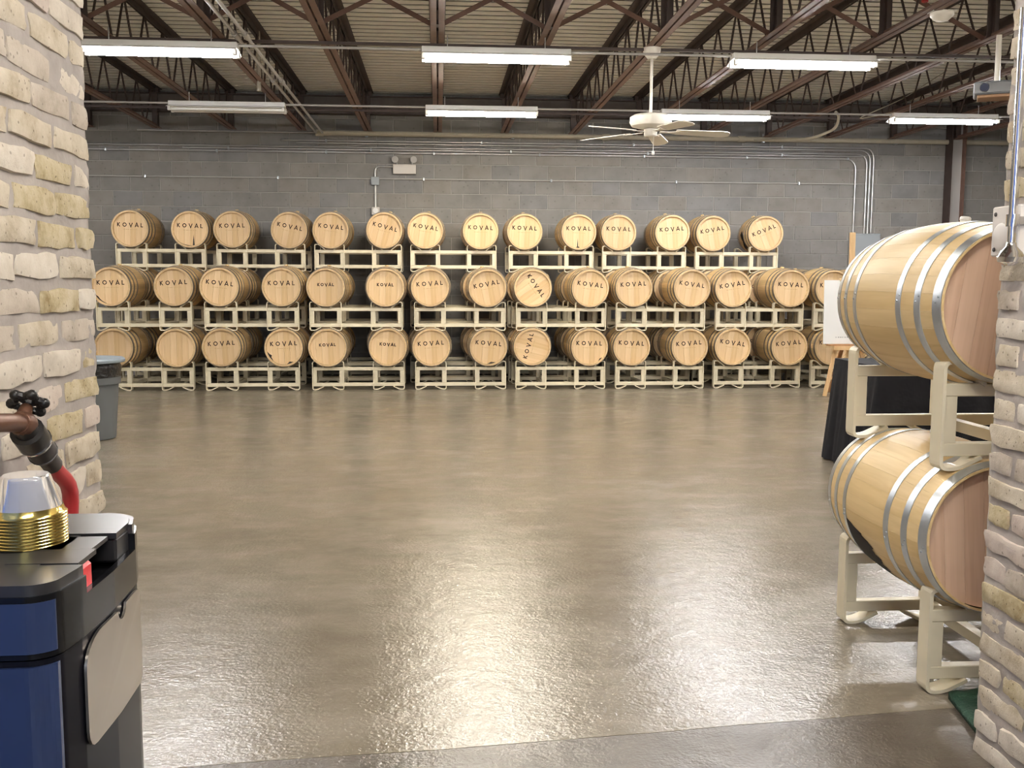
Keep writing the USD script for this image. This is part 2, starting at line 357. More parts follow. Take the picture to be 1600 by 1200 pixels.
def brick_wall(name, label, face, side, yvis, ynear, courses, core):
    w = tag(UsdGeom.Xform.Define(stage, '/World/' + name).GetPrim(), label=label, kind='structure')
    MB().box(min(core), max(core), ynear, YE - .010, 0, courses * .0725 - .02).build('mortar', L('brick_mortar'), w)
    gy = np.arange(yvis - .25, YE - .003, .012); gz = np.arange(0, courses * .0725 - .02, .012); Y, Zz = np.meshgrid(gy, gz, indexing='ij')
    nx = meshkit.fbm(np.stack([Y * 30, Zz * 30, Y * 0 + side * 3], -1), 3, 21) - .5 + .6 * (meshkit.noise(np.stack([Y * 7, Zz * 9, Y * 0], -1), 5) - .5)
    X = face + side * (-.0015 + .009 * nx); nz_ = len(gz); V = np.stack([X, Y, Zz], -1).reshape(-1, 3)
    F = np.array([[(i * nz_ + j, (i + 1) * nz_ + j, (i + 1) * nz_ + j + 1), (i * nz_ + j, (i + 1) * nz_ + j + 1, i * nz_ + j + 1)] for i in range(len(gy) - 1) for j in range(nz_ - 1)]).reshape(-1, 3)
    e = len(V); edge = np.arange(nz_) + (len(gy) - 1) * nz_; V = np.vstack([V, V[edge] - np.array([side * .06, 0, 0])])
    F = np.vstack([F, np.array([[(edge[j], e + j, e + j + 1), (edge[j], e + j + 1, edge[j + 1])] for j in range(nz_ - 1)]).reshape(-1, 3)])
    MB().add(V, F if side > 0 else F[:, ::-1]).build('smeared_mortar', L('brick_mortar'), w, smooth=True)
    rest = MB(); rnd = random.Random(5 if side > 0 else 9)
    bp, ch = .232, .0725
    for k in range(courses):
        z = -.011 + (k + .5) * ch; y = YE + .004
        row = 0; first = bp if k % 2 == 0 else bp / 2
        while y > ynear + .05:
            ln = (first if row == 0 else bp); row += 1
            ya, yb = y - ln, y; y = ya
            if ya < ynear: ya = ynear; ln = yb - ya
            depth = .10; proud = rnd.uniform(-.003, .0045); hh = .0575 + rnd.uniform(-.004, .003)
            lyb = ln - .012 - rnd.uniform(0, .008)
            c = np.array([face - side * (depth / 2 - .004) + side * proud, (ya + yb) / 2 + rnd.uniform(-.003, .003), z + rnd.uniform(-.003, .003)])
            near = yb > yvis
            P, Fc = brick_mesh(depth, lyb, hh, k * 31 + row * 7, 2 if near else 1)
            tilt = rnd.uniform(-.03, .03); R = np.array([[1, 0, 0], [0, math.cos(tilt), -math.sin(tilt)], [0, math.sin(tilt), math.cos(tilt)]])
            P = P @ R.T + c; P[:, 2] = np.maximum(P[:, 2], -.004)
            kind = rnd.choice(BR)
            if k in (19, 20, 21) and row == 2: kind = 'brick_yellow'
            if near: MB().add(P, Fc).build('brick', L(kind), w, smooth=40)
            else: rest.add(P, Fc)
    rest.build('brick_courses', L('brick_cream'), w, smooth=40, kind='stuff')
    return w
brick_wall('wall_left', 'pale weathered brick wall on the left of the opening', XL, 1, 1.80, .9, 38, (XL - .010, XL - .6))
brick_wall('wall_right', 'pale weathered brick wall on the right of the opening', XR, -1, 1.95, 1.5, 38, (XR + .010, XR + .6))
# the remaining shell
def shell(name, label, *b, m='plaster'):
    mb = MB(); mb.box(*b); p = mb.build(name, L(m)); tag(p, label, kind='structure'); return p
shell('wall_west', 'plain side wall of the hall on the left', -8.6, -8.4, 2.2, 14.0, 0, DECK + .05)
shell('wall_east', 'plain side wall of the hall on the right', 10.4, 10.6, 2.2, 14.0, 0, DECK + .05)
wf = tag(UsdGeom.Xform.Define(stage, '/World/wall_front').GetPrim(), label='brick front wall of the hall around the opening', kind='structure')
MB().box(-8.5, XL - .6, 2.1, YE - .05, 0, DECK + .04).box(XR + .6, 10.5, 2.1, YE - .05, 0, DECK + .04).box(XL - .6, XR + .6, 2.1, YE - .05, 2.74, DECK + .04).build('wall_body', L('brick_buff'), wf)
MB().box(XL - .2, XR + .2, 2.0, YE - .02, 2.735, 2.79).build('lintel', L('joist_brown'), wf)
# the bay the camera stands in
shell('wall_bay_left', 'unseen left wall of the near bay, blue added for its reflection', XL - .6, XL - .006, -3.4, .96, 0, 2.75, m='reflected_blue')  # unseen wall, made blue for its reflection in the cooler
shell('wall_bay_right', 'plain wall of the near bay on the right', 3.2, 3.4, -3.4, 1.38, 0, 2.75)
shell('wall_bay_return', 'short return wall of the near bay', XR + .006, 3.4, 1.38, 1.56, 0, 2.75)
shell('ceiling_bay', 'flat ceiling of the near bay', -1.5, 3.4, -3.4, 2.1, 2.75, 2.9)
nw = tag(UsdGeom.Xform.Define(stage, '/World/wall_rear').GetPrim(), label='wall of the near bay with the daylight window', kind='structure')
MB().box(-1.5, -.45, -3.4, -3.2, 0, 2.75).box(1.05, 3.4, -3.4, -3.2, 0, 2.75).box(-.45, 1.05, -3.4, -3.2, 2.35, 2.75).box(-.45, 1.05, -3.4, -3.2, 0, .65).build('wall_body', L('plaster'), nw)
w1 = tag(UsdGeom.Xform.Define(stage, '/World/window_1').GetPrim(), label='daylight window behind the viewer', kind='structure')
fr = MB()
for b in ((-.45, -.40), (.275, .325), (1.0, 1.05)): fr.box(b[0], b[1], -3.34, -3.28, .65, 2.35)
for b in ((.65, .70), (2.30, 2.35)): fr.box(-.40, 1.0, -3.34, -3.28, b[0], b[1])
fr.build('frame', L('white_enamel'), w1)
MB().box(-.40, .275, -3.315, -3.31, .70, 2.30).build('pane', L('window_glass'), w1)
MB().box(.325, 1.0, -3.315, -3.31, .70, 2.30).build('pane', L('window_glass'), w1)

# steel beam along the back wall that carries the joists
bm = thing('wall_beam', 'dark steel beam running along the top of the block wall', 'beam', (0, YW - .16, 3.50))
MB().box(-8.3, 10.3, -.005, .005, .012, .225).build('web', L('beam_grey'), bm)
MB().box(-8.3, 10.3, -.065, .065, 0, .012).build('flange', L('joist_dark'), bm)
MB().box(-8.3, 10.3, -.065, .065, .225, .237).build('flange', L('joist_dark'), bm)

# ------------------------------------------------------------------ joists (along y, wall end at local y = 0)
JB, JT = 3.29, 3.735        # underside of bottom chord, underside of the top chord
JL = 10.9
def angle_pair(mb, y0, y1, z, w, t, gap, upright, dirz):
    for s in (-1, 1):
        a, b = sorted((s * gap, s * (gap + w))); mb.box(a, b, y0, y1, z, z + t)
        a, b = sorted((s * gap, s * (gap + t)))
        mb.box(a, b, y0, y1, z + (t if dirz > 0 else -upright), z + (upright if dirz > 0 else 0))
    return mb
j0 = thing('roof_joist', 'x', 'joist', (0, YW - .10, 0), group=None)
angle_pair(MB(), -JL, 0, JB, .048, .006, .008, .045, 1).build('bottom_chord', L('joist_brown'), j0)
angle_pair(MB(), -JL, 0, JT + .055, .068, .007, .008, .055, -1).build('top_chord', L('joist_dark'), j0)  # darker brown paints in the unlit sides of the top chord
pan = .61; kk = int(JL / pan)
for i in range(kk):
    a = -.25 - i * pan
    if a - pan < -JL: break
    MB().tube([(0, a, JT + .03), (0, a - pan * .42, JB + .02)], .0105, 6).build('web_bar', L('joist_dark'), j0)
    MB().tube([(0, a - pan * .58, JB + .02), (0, a - pan, JT + .03)], .0105, 6).build('web_bar', L('joist_dark'), j0)
MB().box(-.035, .035, -.11, -.03, JB + .006, JT + .03).build('end_post', L('joist_dark'), j0)
MB().box(-.06, .06, -.14, -.02, 3.737, 3.79).build('seat', L('joist_dark'), j0)
MB().box(-.012, .012, -5.66, -5.56, JB + .006, JT + .03).box(-.05, .05, -5.615, -5.605, JB + .006, JT + .03).build('stiffener', L('joist_dark'), j0)
JX = [-4.558, -3.70, -2.725, -1.802, -.93, .003, .902, 1.836, 2.73, 3.64, 4.551, 5.425, 6.33, 7.25]
j0.GetAttribute('xformOp:translate').Set(Gf.Vec3d(JX[0], YW - .10, 0))
tag(j0, 'brown open-web steel roof joist, leftmost beside the left brick wall', 'joist', 'open-web roof joists')
for i, x in enumerate(JX[1:], 2):
    dup(j0, 'brown open-web steel roof joist, rightmost over the column' if i == len(JX) else f'brown open-web steel roof joist, {ORD[i]} from the left along the block wall', (x, YW - .10, 0))
for x, w in ((-5.5, 'just left of'), (-6.4, 'second left of'), (-7.4, 'third left of'), (8.2, 'just right of'), (9.2, 'second right of')):
    dup(j0, f'roof joist {w} the joists in view', (x, YW - .10, 0), group='joists outside the picture')
# cross bracing between neighbouring joists
YX = 8.13
for i in range(len(JX) - 1):
    a, b = JX[i] + .02, JX[i + 1] - .02
    c = thing('cross_bracing', f'crossed steel angles bracing the {ORD[i+1]} and {ORD[i+2]} joists from the left', 'bracing', (0, YX, 0), group='cross bracing between the joists')
    for (p, q, o) in (((a, JB + .03), (b, JT + .03), -.014), ((a, JT + .03), (b, JB + .03), .014)):
        d = np.array([q[0] - p[0], q[1] - p[1]]); nrm = np.array([-d[1], d[0]]) / np.hypot(*d) * .019
        poly = Polygon([tuple(np.array(p) + nrm), tuple(np.array(q) + nrm), tuple(np.array(q) - nrm), tuple(np.array(p) - nrm)])
        MB().extrude(poly, .006, XZ(o)).build('brace', L('joist_brown'), c)
for (yy, zz, nm) in ((8.60, JB - .004, 'near the ceiling fan'), (11.9, JB - .004, 'close to the block wall')):
    t = tag(MB().box(-7.5, 9.5, yy - .02, yy + .02, zz - .022, zz).build('bridging_bar', L('joist_dark')), f'long dark bridging bar under the joists {nm}', 'bar')

# ------------------------------------------------------------------ fluorescent fixtures
def fixture(label, x, y, z, lit, group):
    t = thing('strip_light', label, 'light fixture', (x, y, z), group=group)
    MB().box(-.61, .61, -.055, .055, .025, .075, .004).build('housing', L('white_enamel'), t)
    pr = [(-.15, -.002), (-.055, .026), (.055, .026), (.15, -.002)]
    pr2 = [(a, b + .004) for a, b in pr]
    MB().extrude(Polygon(pr + pr2[::-1]), 1.22, np.array([[0, 0, 1, -.61], [1, 0, 0, 0], [0, 1, 0, 0], [0, 0, 0, 1.0]])).build('reflector', L('white_enamel'), t)
    for s in (-.07, .07):
        tb = MB().tube([(-.58, s, -.012), (.58, s, -.012)], .0155, 12).build('tube', L('tube_' + lit) if lit else L('white_board'), t)
        MB().box(-.61, -.58, s - .018, s + .018, -.03, .018, .003).box(.58, .61, s - .018, s + .018, -.03, .018, .003).build('socket', L('white_enamel'), t)
    MB().tube([(-.4, 0, .075), (-.4, 0, (JB if y > 2 else 2.75) - z)], .005, 6).tube([(.4, 0, .075), (.4, 0, (JB if y > 2 else 2.75) - z)], .005, 6).build('hanger', L('conduit_steel'), t)
    return t
ZF = 3.115
G = 'fluorescent strip lights hung in two rows'
fixture('lit fluorescent strip light of the nearer row beside the left brick wall', -2.205, 8.3, ZF, 'cool', G)
fixture('lit fluorescent strip light in the middle of the nearer row', .484, 8.3, ZF, 'neutral', G)
fixture('lit fluorescent strip light of the nearer row to the right of the fan', 3.06, 8.3, ZF, 'cool', G)
fixture('unlit fluorescent strip light above the left barrel stacks', -2.24, 11.0, ZF, False, G)
fixture('lit fluorescent strip light in the middle of the farther row', .480, 11.0, ZF, 'warm', G)
fixture('lit fluorescent strip light right behind the ceiling fan', 3.07, 11.0, ZF, 'cool', G)
fixture('lit fluorescent strip light of the farther row at the far right', 5.71, 11.0, ZF, 'cool', G)
G2 = 'fluorescent strip lights outside the picture'
fixture('added fluorescent strip light of the farther row hidden by the left brick wall', -4.95, 11.0, ZF, 'half', G2)  # unseen lamp added to brighten the left barrel heads
for x, w in ((5.70, 'right'), (-4.9, 'left')): fixture(f'fluorescent strip light of the nearer row hidden by the {w} brick wall', x, 8.3, ZF, 'cool', G2)
for x, w in ((-2.2, 'left'), (.484, 'centre'), (3.06, 'right'), (5.7, 'far right')): fixture(f'fluorescent strip light high above the open floor, {w}, out of view', x, 5.6, ZF, 'neutral', G2)
fixture('added fluorescent strip light under the bay ceiling behind the viewer, out of view', .35, -.75, 2.64, 'dim', G2)  # unseen lamp added to light the brick and the faces towards the viewer
fixture('added fluorescent strip light under the bay ceiling above the water cooler, out of view', .62, 1.35, 2.64, 'dim', G2)  # second unseen lamp, added to brighten the near barrel heads

# ------------------------------------------------------------------ pipes and conduits
def pipe(name, label, cat, pts, r, m, group=None, round_r=0.0, parent=None, n=10, clamps=0):
    P = rounded(pts, round_r, 7) if round_r else np.array(pts, float)
    if clamps:
        t = thing(name, label, cat, (0, 0, 0), group=group); MB().tube(P, r, n).build('run', L(m), t, smooth=40)
        for x in np.arange(pts[0][0] + .6, pts[1][0] - .1, clamps):
            if -4.9 < x < 6.2: MB().box(x - .012, x + .012, pts[0][1] - .019, YW - .004, pts[0][2] - .019, pts[0][2] + .019, .003).build('clamp', L('galvanised'), t)
        return t
    pr = MB().tube(P, r, n).build(name, L(m), parent, smooth=40)
    return tag(pr, label, cat, group) if parent is None else pr
for (yy, zz, nm) in ((8.30, 3.172, 'nearer'), (11.0, 3.172, 'farther')):
    pipe('lamp_conduit', f'thin metal conduit feeding the {nm} row of strip lights', 'conduit', [(-6, yy, zz), (8, yy, zz)], .011, 'conduit_paint')
sp = thing('sprinkler_pipe', 'thick tan pipe along the top of the block wall', 'pipe', (0, YW - .09, 3.262))
pipe('run', None, None, [(-1.60, 0, 0), (9, 0, 0)], .034, 'pipe_tan', parent=sp, n=14)
for x in (-1.58, 2.3, 4.20): MB().tube([(x - .05, 0, 0), (x + .05, 0, 0)], .045, 14).build('coupling', L('pipe_tan'), sp, smooth=40)
for x in (-.95, 1.02, 4.5, 6.4): MB().tube([(x, -.01, .03), (x, -.01, .075)], .006, 6).box(x - .02, x + .02, -.04, .04, -.045, -.036).build('hanger', L('galvanised'), sp)
pipe('wall_conduit', 'thin upper conduit on the block wall left of the thick pipe', 'conduit', [(-3.98, YW - .04, 3.275), (-1.6, YW - .04, 3.275)], .012, 'conduit_steel')
CX = [6.125, 6.075, 6.028, None, 5.868]; CZ = [3.171, 3.137, 3.086, 3.056, 3.017]
for i, (cx, cz) in enumerate(zip(CX, CZ)):
    x0 = (-2.1, -1.9, -5, -3.4, -5)[i]
    if cx: pts = [(x0, YW - .03, cz), (cx, YW - .03, cz), (cx, YW - .03, 1.97 if i < 4 else 1.9)]
    else: pts = [(x0, YW - .03, cz), (6.0, YW - .03, cz)]
    pipe('wall_conduit', f'{ORD[i+1]} from the top of the parallel conduits' + (' bending down to the grey panel' if cx else ' on the block wall'), 'conduit', pts, .0125, 'conduit_steel', 'parallel conduits on the block wall', .16, clamps=(2.1, 0, 0, 1.9, 1.45)[i])
pipe('wall_conduit', 'long thin lower conduit along the middle of the block wall', 'conduit', [(-8, YW - .02, 2.672), (-.90, YW - .02, 2.672)], .010, 'conduit_paint', 'lower wall conduit', clamps=1.75)
pipe('wall_conduit', 'long thin lower conduit right of the small grey box', 'conduit', [(-.79, YW - .02, 2.672), (5.9, YW - .02, 2.672)], .010, 'conduit_paint', 'lower wall conduit', clamps=1.75)
for k, x in enumerate((-1.62, -1.54)):
    t = thing('joist_conduit', 'pair of long conduits under the joists, ' + ('left one' if k == 0 else 'right one'), 'conduit', (x, 0, 3.262), group='conduits under the joists')
    pipe('run', None, None, [(0, 2.7, 0), (0, YW - .05, 0)], .015, 'conduit_paint', parent=t)
    for yy in (8.35, 10.2): MB().tube([(0, yy - .07, 0), (0, yy + .07, 0)], .025, 10).build('coupling', L('conduit_paint'), t, smooth=40)
pipe('riser_conduit', 'short tan vertical conduit rising from the joist conduits to the roof deck', 'conduit', [(-1.80, 10.4, 3.20), (-1.80, 10.4, DECK)], .022, 'pipe_tan')
pipe('flexible_conduit', 'pale flexible conduit looping from the lamp conduit to the thick pipe', 'conduit', [(4.45, 11.0, 3.19), (4.62, 11.3, 3.20), (4.70, 11.6, 3.10), (4.64, 12.2, 3.07), (4.35, YW - .2, 3.23)], .017, 'pipe_tan', None, .25)
pipe('hanging_cable', 'thin slack cable from the right strip light up to the deck', 'cable', [(5.13, 11.0, 3.2), (4.85, 11.4, 3.18), (5.4, 11.4, 3.42), (5.98, 11.5, 3.78)], .006, 'pipe_tan', None, .12)
# emergency light
e = thing('emergency_light', 'beige emergency light box with two lamp heads on the block wall', 'emergency light', (-.45, YW - .02, 2.735))
MB().box(-.155, .155, -.07, 0, 0, .125, .006).build('box', L('beige_box'), e)
for s in (-1, 1):
    hd = MB().tube([(s * .105, -.03, .125), (s * .105, -.03, .16)], .012, 8).lathe([(0, .03), (.03, .03), (.045, -.015), (.045, -.028), (.04, -.03), (.02, -.03), (0, -.032)], 16, 'y', (s * .125, -.05, .19)).build('lamp_head', L('conduit_paint'), e, smooth=40)
pipe('box_conduit', 'curved conduit from the emergency light to the small grey box', 'conduit', [(-.60, YW - .03, 2.835), (-.848, YW - .03, 2.835), (-.848, YW - .03, 2.69)], .011, 'conduit_steel', None, .13)
e = thing('junction_box', 'small grey junction box on the block wall below the emergency light', 'junction box', (-.848, YW - .01, 2.585))
MB().box(-.055, .055, -.055, 0, 0, .11, .005).build('box', L('grey_box'), e)
MB().box(-.045, .045, -.058, -.055, .01, .10).build('cover', L('grey_box'), e)
pipe('drop_conduit', 'bright vertical conduit between the two small wall boxes', 'conduit', [(-.846, YW - .03, 2.585), (-.846, YW - .03, 2.29)], .011, 'white_enamel')
e = thing('outlet_box', 'pale outlet box with a round receptacle just above the top barrels', 'outlet', (-.846, YW - .01, 2.185))
MB().box(-.055, .055, -.05, 0, 0, .105, .006).build('box', L('beige_box'), e)
MB().lathe([(0, -.012), (.036, -.012), (.04, -.004), (.04, 0)], 16, 'y', (0, -.05, .055)).build('receptacle', L('white_enamel'), e, smooth=40)
# electrical panel, column
e = thing('electrical_panel', 'grey electrical panel on the block wall behind the easel', 'electrical panel', (6.02, YW - .01, 1.22))
MB().box(-.205, .205, -.12, 0, 0, .76, .006).build('cabinet', L('grey_box'), e)
MB().box(-.185, .185, -.128, -.12, .02, .74, .003).build('door', L('grey_box'), e)
e = thing('steel_column', 'dark steel column standing against the block wall on the right', 'column', (7.27, YW - .12, 0))
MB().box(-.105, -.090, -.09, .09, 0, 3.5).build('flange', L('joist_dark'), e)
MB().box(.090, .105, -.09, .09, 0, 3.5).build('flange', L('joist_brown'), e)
MB().box(-.09, .09, -.005, .005, 0, 3.5).build('web', L('conduit_paint'), e)
# ceiling fan
f = thing('ceiling_fan', 'white five-blade ceiling fan on a long rod', 'ceiling fan', (1.838, 8.6, 0))
MB().lathe([(0, 3.292), (.078, 3.292), (.078, 3.27), (.066, 3.235), (.036, 3.20), (0, 3.20)], 24).build('canopy', L('fan_white'), f, smooth=35)
MB().tube([(0, 0, 3.21), (0, 0, 2.73)], .0135, 12).build('rod', L('fan_white'), f, smooth=40)
MB().lathe([(0, 2.745), (.05, 2.745), (.06, 2.735), (.15, 2.728), (.178, 2.71), (.182, 2.665), (.165, 2.635), (.09, 2.615), (0, 2.615)][::-1], 32).build('motor', L('fan_white'), f, smooth=35)
sh = MB().lathe([(0, 2.545), (.048, 2.545), (.056, 2.555), (.058, 2.61), (0, 2.615)], 24).build('switch_housing', L('fan_white'), f, smooth=35)
for k, adeg in enumerate((141, 213, 69, -3, -75)):
    a = math.radians(adeg); R = np.array([[math.cos(a), -math.sin(a), 0], [math.sin(a), math.cos(a), 0], [0, 0, 1.0]])
    pt = math.radians(-11); pitch = np.array([[1, 0, 0], [0, math.cos(pt), -math.sin(pt)], [0, math.sin(pt), math.cos(pt)]])
    T = np.eye(4); dr = math.radians(2.2); droop = np.array([[math.cos(dr), 0, math.sin(dr)], [0, 1, 0], [-math.sin(dr), 0, math.cos(dr)]]); T[:3, :3] = R @ droop @ pitch; T[:3, 3] = (0, 0, 2.592)
    bl = Polygon(rounded([(.22, -.045), (.22, -.055), (.64, -.07), (.69, -.04), (.69, .04), (.64, .07), (.22, .055), (.22, .045)], .03))
    MB().extrude(bl, .007, T).build('blade', L('fan_white'), f)
    MB().extrude(Polygon([(.08, -.02), (.16, -.015), (.25, -.04), (.25, .04), (.16, .015), (.08, .02)]), .006, T @ np.array([[1,0,0,0],[0,1,0,0],[0,0,1,-.007],[0,0,0,1.0]])).build('blade_arm', L('fan_white'), f)
MB().tube([(.02, -.03, 2.55), (.02, -.03, 2.42)], .0025, 5).lathe([(0, 2.385), (.012, 2.39), (.012, 2.42), (0, 2.425)], 10, c=(.02, -.03, 0)).build('pull_chain', L('white_enamel'), f)
# smoke detector, red sprinkler drop, projector
e = thing('smoke_detector', 'cream dome detector under the joists at the upper right', 'smoke detector', (3.735, 7.3, 3.29))
MB().lathe([(0, 0), (.085, 0), (.085, -.018), (.078, -.03), (.045, -.058), (0, -.062)][::-1], 24).build('dome', L('fan_white'), e, smooth=40)
MB().box(-.09, .09, -.05, .05, 0, .012).build('base', L('fan_white'), e)
pipe('sprinkler_drop', 'short red pipe hanging between joists at the upper right', 'pipe', [(3.55, 7.2, 3.78), (3.55, 7.2, 3.335)], .024, 'red_paint')
p = thing('projector', 'grey projector hung on a white pole beside the right brick wall', 'projector', (4.53, 7.9, 2.80), rz=-28)
MB().tube([(0, 0, .49), (0, 0, .12)], .022, 12).build('pole', L('fan_white'), p, smooth=40)
MB().box(-.17, .17, -.13, .13, .01, .11, .012).build('body', L('projector_grey'), p)
MB().box(-.165, .165, -.134, -.128, .02, .10).build('front_face', L('projector_dark'), p)
MB().lathe([(0, -.02), (.03, -.02), (.036, -.012), (.036, 0)], 16, 'y', (-.09, -.134, .06)).build('lens', L('lens_glass'), p, smooth=40)
MB().box(-.14, .14, -.10, .11, -.014, .01, .004).build('bottom_plate', L('underside_warm_light'), p)  # brown paints in the warm light on the underside
MB().box(.02, .13, .126, .134, .03, .09).build('vent', L('projector_dark'), p)

# ------------------------------------------------------------------ barrels
BL, RC, RB = .770, .2225, .252      # length, radius at the chime, radius at the bilge
def rad(y): t = y / BL; return RC + (RB - RC) * (1 - (2 * t - 1) ** 2)
HOOPS = [(.002, .040), (.100, .130), (.205, .233)]
HOOPS = HOOPS + [(BL - b, BL - a) for a, b in HOOPS]
HR, REC = RC - .020, .028           # head radius and its recess
def hoop(a, b, n, th=.0035):
    ys = np.linspace(a, b, 3); P = [(rad(a) - .004, a)] + [(rad(q) + th, q) for q in ys] + [(rad(b) - .004, b)]
    return MB().lathe([(r, q) for r, q in P][::-1], n, 'y')
def letters(W, h, s):
    def st(*pts): return LineString(pts).buffer(s / 2, cap_style=2, join_style=2)
    K = unary_union([st((0, 0), (0, h)), st((0, h * .42), (.52 * h, h)), st((.12 * h, h * .52), (.58 * h, 0))])
    O = Point(.48 * h, h / 2).buffer(h * .5, 16).difference(Point(.48 * h, h / 2).buffer(h * .5 - s, 16))
    Vv = st((0, h), (.4 * h, 0), (.8 * h, h)); A = unary_union([st((0, 0), (.4 * h, h), (.8 * h, 0)), st((.16 * h, .3 * h), (.64 * h, .3 * h))])
    Ll = st((0, h), (0, s / 2), (.5 * h, s / 2))
    gl = [(K, .58 * h), (O, .96 * h), (Vv, .8 * h), (A, .8 * h), (Ll, .5 * h)]
    gap = (W - sum(w for _, w in gl)) / 4; x = -W / 2; out = []
    for g, w in gl: out.append(affinity.translate(g, x, 0)); x += w + gap
    return unary_union(out)
def fine_print(W, h):
    r = random.Random(3); x = -W / 2; out = []
    while x < W / 2:
        w = r.uniform(.006, .011); out.append(sbox(x, 0, x + w * .6, h)); x += w + (.006 if r.random() < .2 else 0)
    return unary_union(out)
def far_parts(t, text, n=36):
    ys = np.linspace(0, BL, 15); prof = [(HR - .002, REC + .012), (HR - .002, .006), (HR + .004, 0)] + [(rad(q), q) for q in ys] + [(HR + .004, BL), (HR - .002, BL - .006), (HR - .002, BL - REC - .012)]
    MB().lathe(prof[::-1], n, 'y').build('stave_body', L('stave_body'), t, smooth=30)
    MB().lathe([(RC - .001, -.0012), (HR - .001, -.0012)], n, 'y').build('chime', L('chime_wood'), t)
    MB().lathe([(HR - .001, BL + .0012), (RC - .001, BL + .0012)], n, 'y').build('chime', L('chime_wood'), t)
    for a, b in HOOPS: hoop(a, b, n).build('hoop', L('hoop_steel'), t, smooth=30)
    heads(t, ['head_wood_light', 'head_wood_mid', 'head_wood_light', 'head_wood_deep', 'head_wood_mid', 'head_wood_light'], 6)
    MB().tube([(0, BL / 2, RB - .01), (0, BL / 2, RB + .014)], .022, 12).build('bung', L('stave_gold'), t)
    if text:
        W, h, z, s = (.305, .050, .022, .0095) if text == 'large' else (.190, .036, .014, .0085)
        MB().extrude(affinity.translate(letters(W, h, s), 0, z), .0006, XZ(REC - .0002)).build('lettering', L('ink_brown'), t)
        if text == 'large': MB().extrude(affinity.translate(fine_print(.165, .007), 0, z - .035), .0005, XZ(REC - .0002)).build('fine_print', L('ink_faint'), t)
def heads(t, mats, nb, both=True):
    c = Point(0, 0).buffer(HR, 24); w = 2 * HR / nb
    for k in range(nb):
        g = c.intersection(sbox(-HR + k * w + .0004, -1, -HR + (k + 1) * w - .0004, 1))
        MB().extrude(g, .016, XZ(REC + .016)).build('head_board', L(mats[k % len(mats)]), t)
    MB().extrude(c, .016, XZ(BL - REC)).build('rear_head', L(mats[0]), t)
def head_stain(t, polys, inset=REC):
    mb = MB()
    for p in polys: mb.extrude(Polygon(p), .0004, XZ(inset - .0004))
    mb.build('stain', L('stain_black'), t, label='black leak stain')
def body_stain(t, pts_fn, name='stain', n=14):
    """patch hugging the staves: pts_fn(u, v) -> (angle, y), u and v in 0..1"""
    nu, nv = n, 12; V = []; F = []
    for i in range(nu):
        for j in range(nv):
            a, yy = pts_fn(i / (nu - 1), j / (nv - 1)); r = rad(yy) + .0012; V.append((r * math.sin(a), yy, r * math.cos(a)))
    for i in range(nu - 1):
        for j in range(nv - 1): q = i * nv + j; F += [(q, q + 1, q + nv + 1), (q, q + nv + 1, q + nv), (q, q + nv + 1, q + 1), (q, q + nv, q + nv + 1)]
    MB().add(V, F).build(name, L('stain_black'), t, label='charred black stain')
def rim(a0, a1, w0, w1, seed):   # ragged crescent along the lower rim of the head; angles clockwise from the top
    r = random.Random(seed); A = np.radians(np.linspace(a0, a1, 14)); R1 = HR - .001
    o = [(R1 * math.sin(a), R1 * math.cos(a)) for a in A]
    i = [((R1 - w * r.uniform(.5, 1.3)) * math.sin(a), (R1 - w) * math.cos(a)) for a, w in zip(A, np.concatenate([np.linspace(w0, w1, 7), np.linspace(w1, w0, 7)]))]
    return o + i[::-1]
spike = lambda x, z0, z1, w: [(x - w, z0), (x + w, z0), (x + w * .45, (z0 + z1) / 2), (x, z1), (x - w * .6, (z0 + z1) / 2)]
YF, YR = 11.71, 12.55               # front faces of the front rank and of the rear rank
ZB = [.512, 1.216, 1.917]
proto = {}
def barrel(kind, label, loc, ry, group, rz=0.0, extra=None):
    key = kind
    if extra is None and key in proto: return dup(proto[key], label, loc, rz, ry, group)
    t = thing('oak_barrel', label, 'barrel', loc, rz, ry, group)
    far_parts(t, None if kind == 'blank' else kind)
    if extra: extra(t)
    else: proto[key] = t
    return t
def tilt_words(kind, a):
    if kind == 'blank': return 'with a blank head'
    s = 'small dark lettering' if kind == 'small' else 'dark lettering'
    if a > 40: return s + ' running steeply down'
    if a < -40: return s + ' running steeply up'
    if a >= 9: return s + ' dipping strongly right'
    if a >= 4: return s + ' dipping right'
    if a <= -9: return s + ' rising strongly right'
    if a <= -3: return s + ' rising right'
    return s + ' set level'
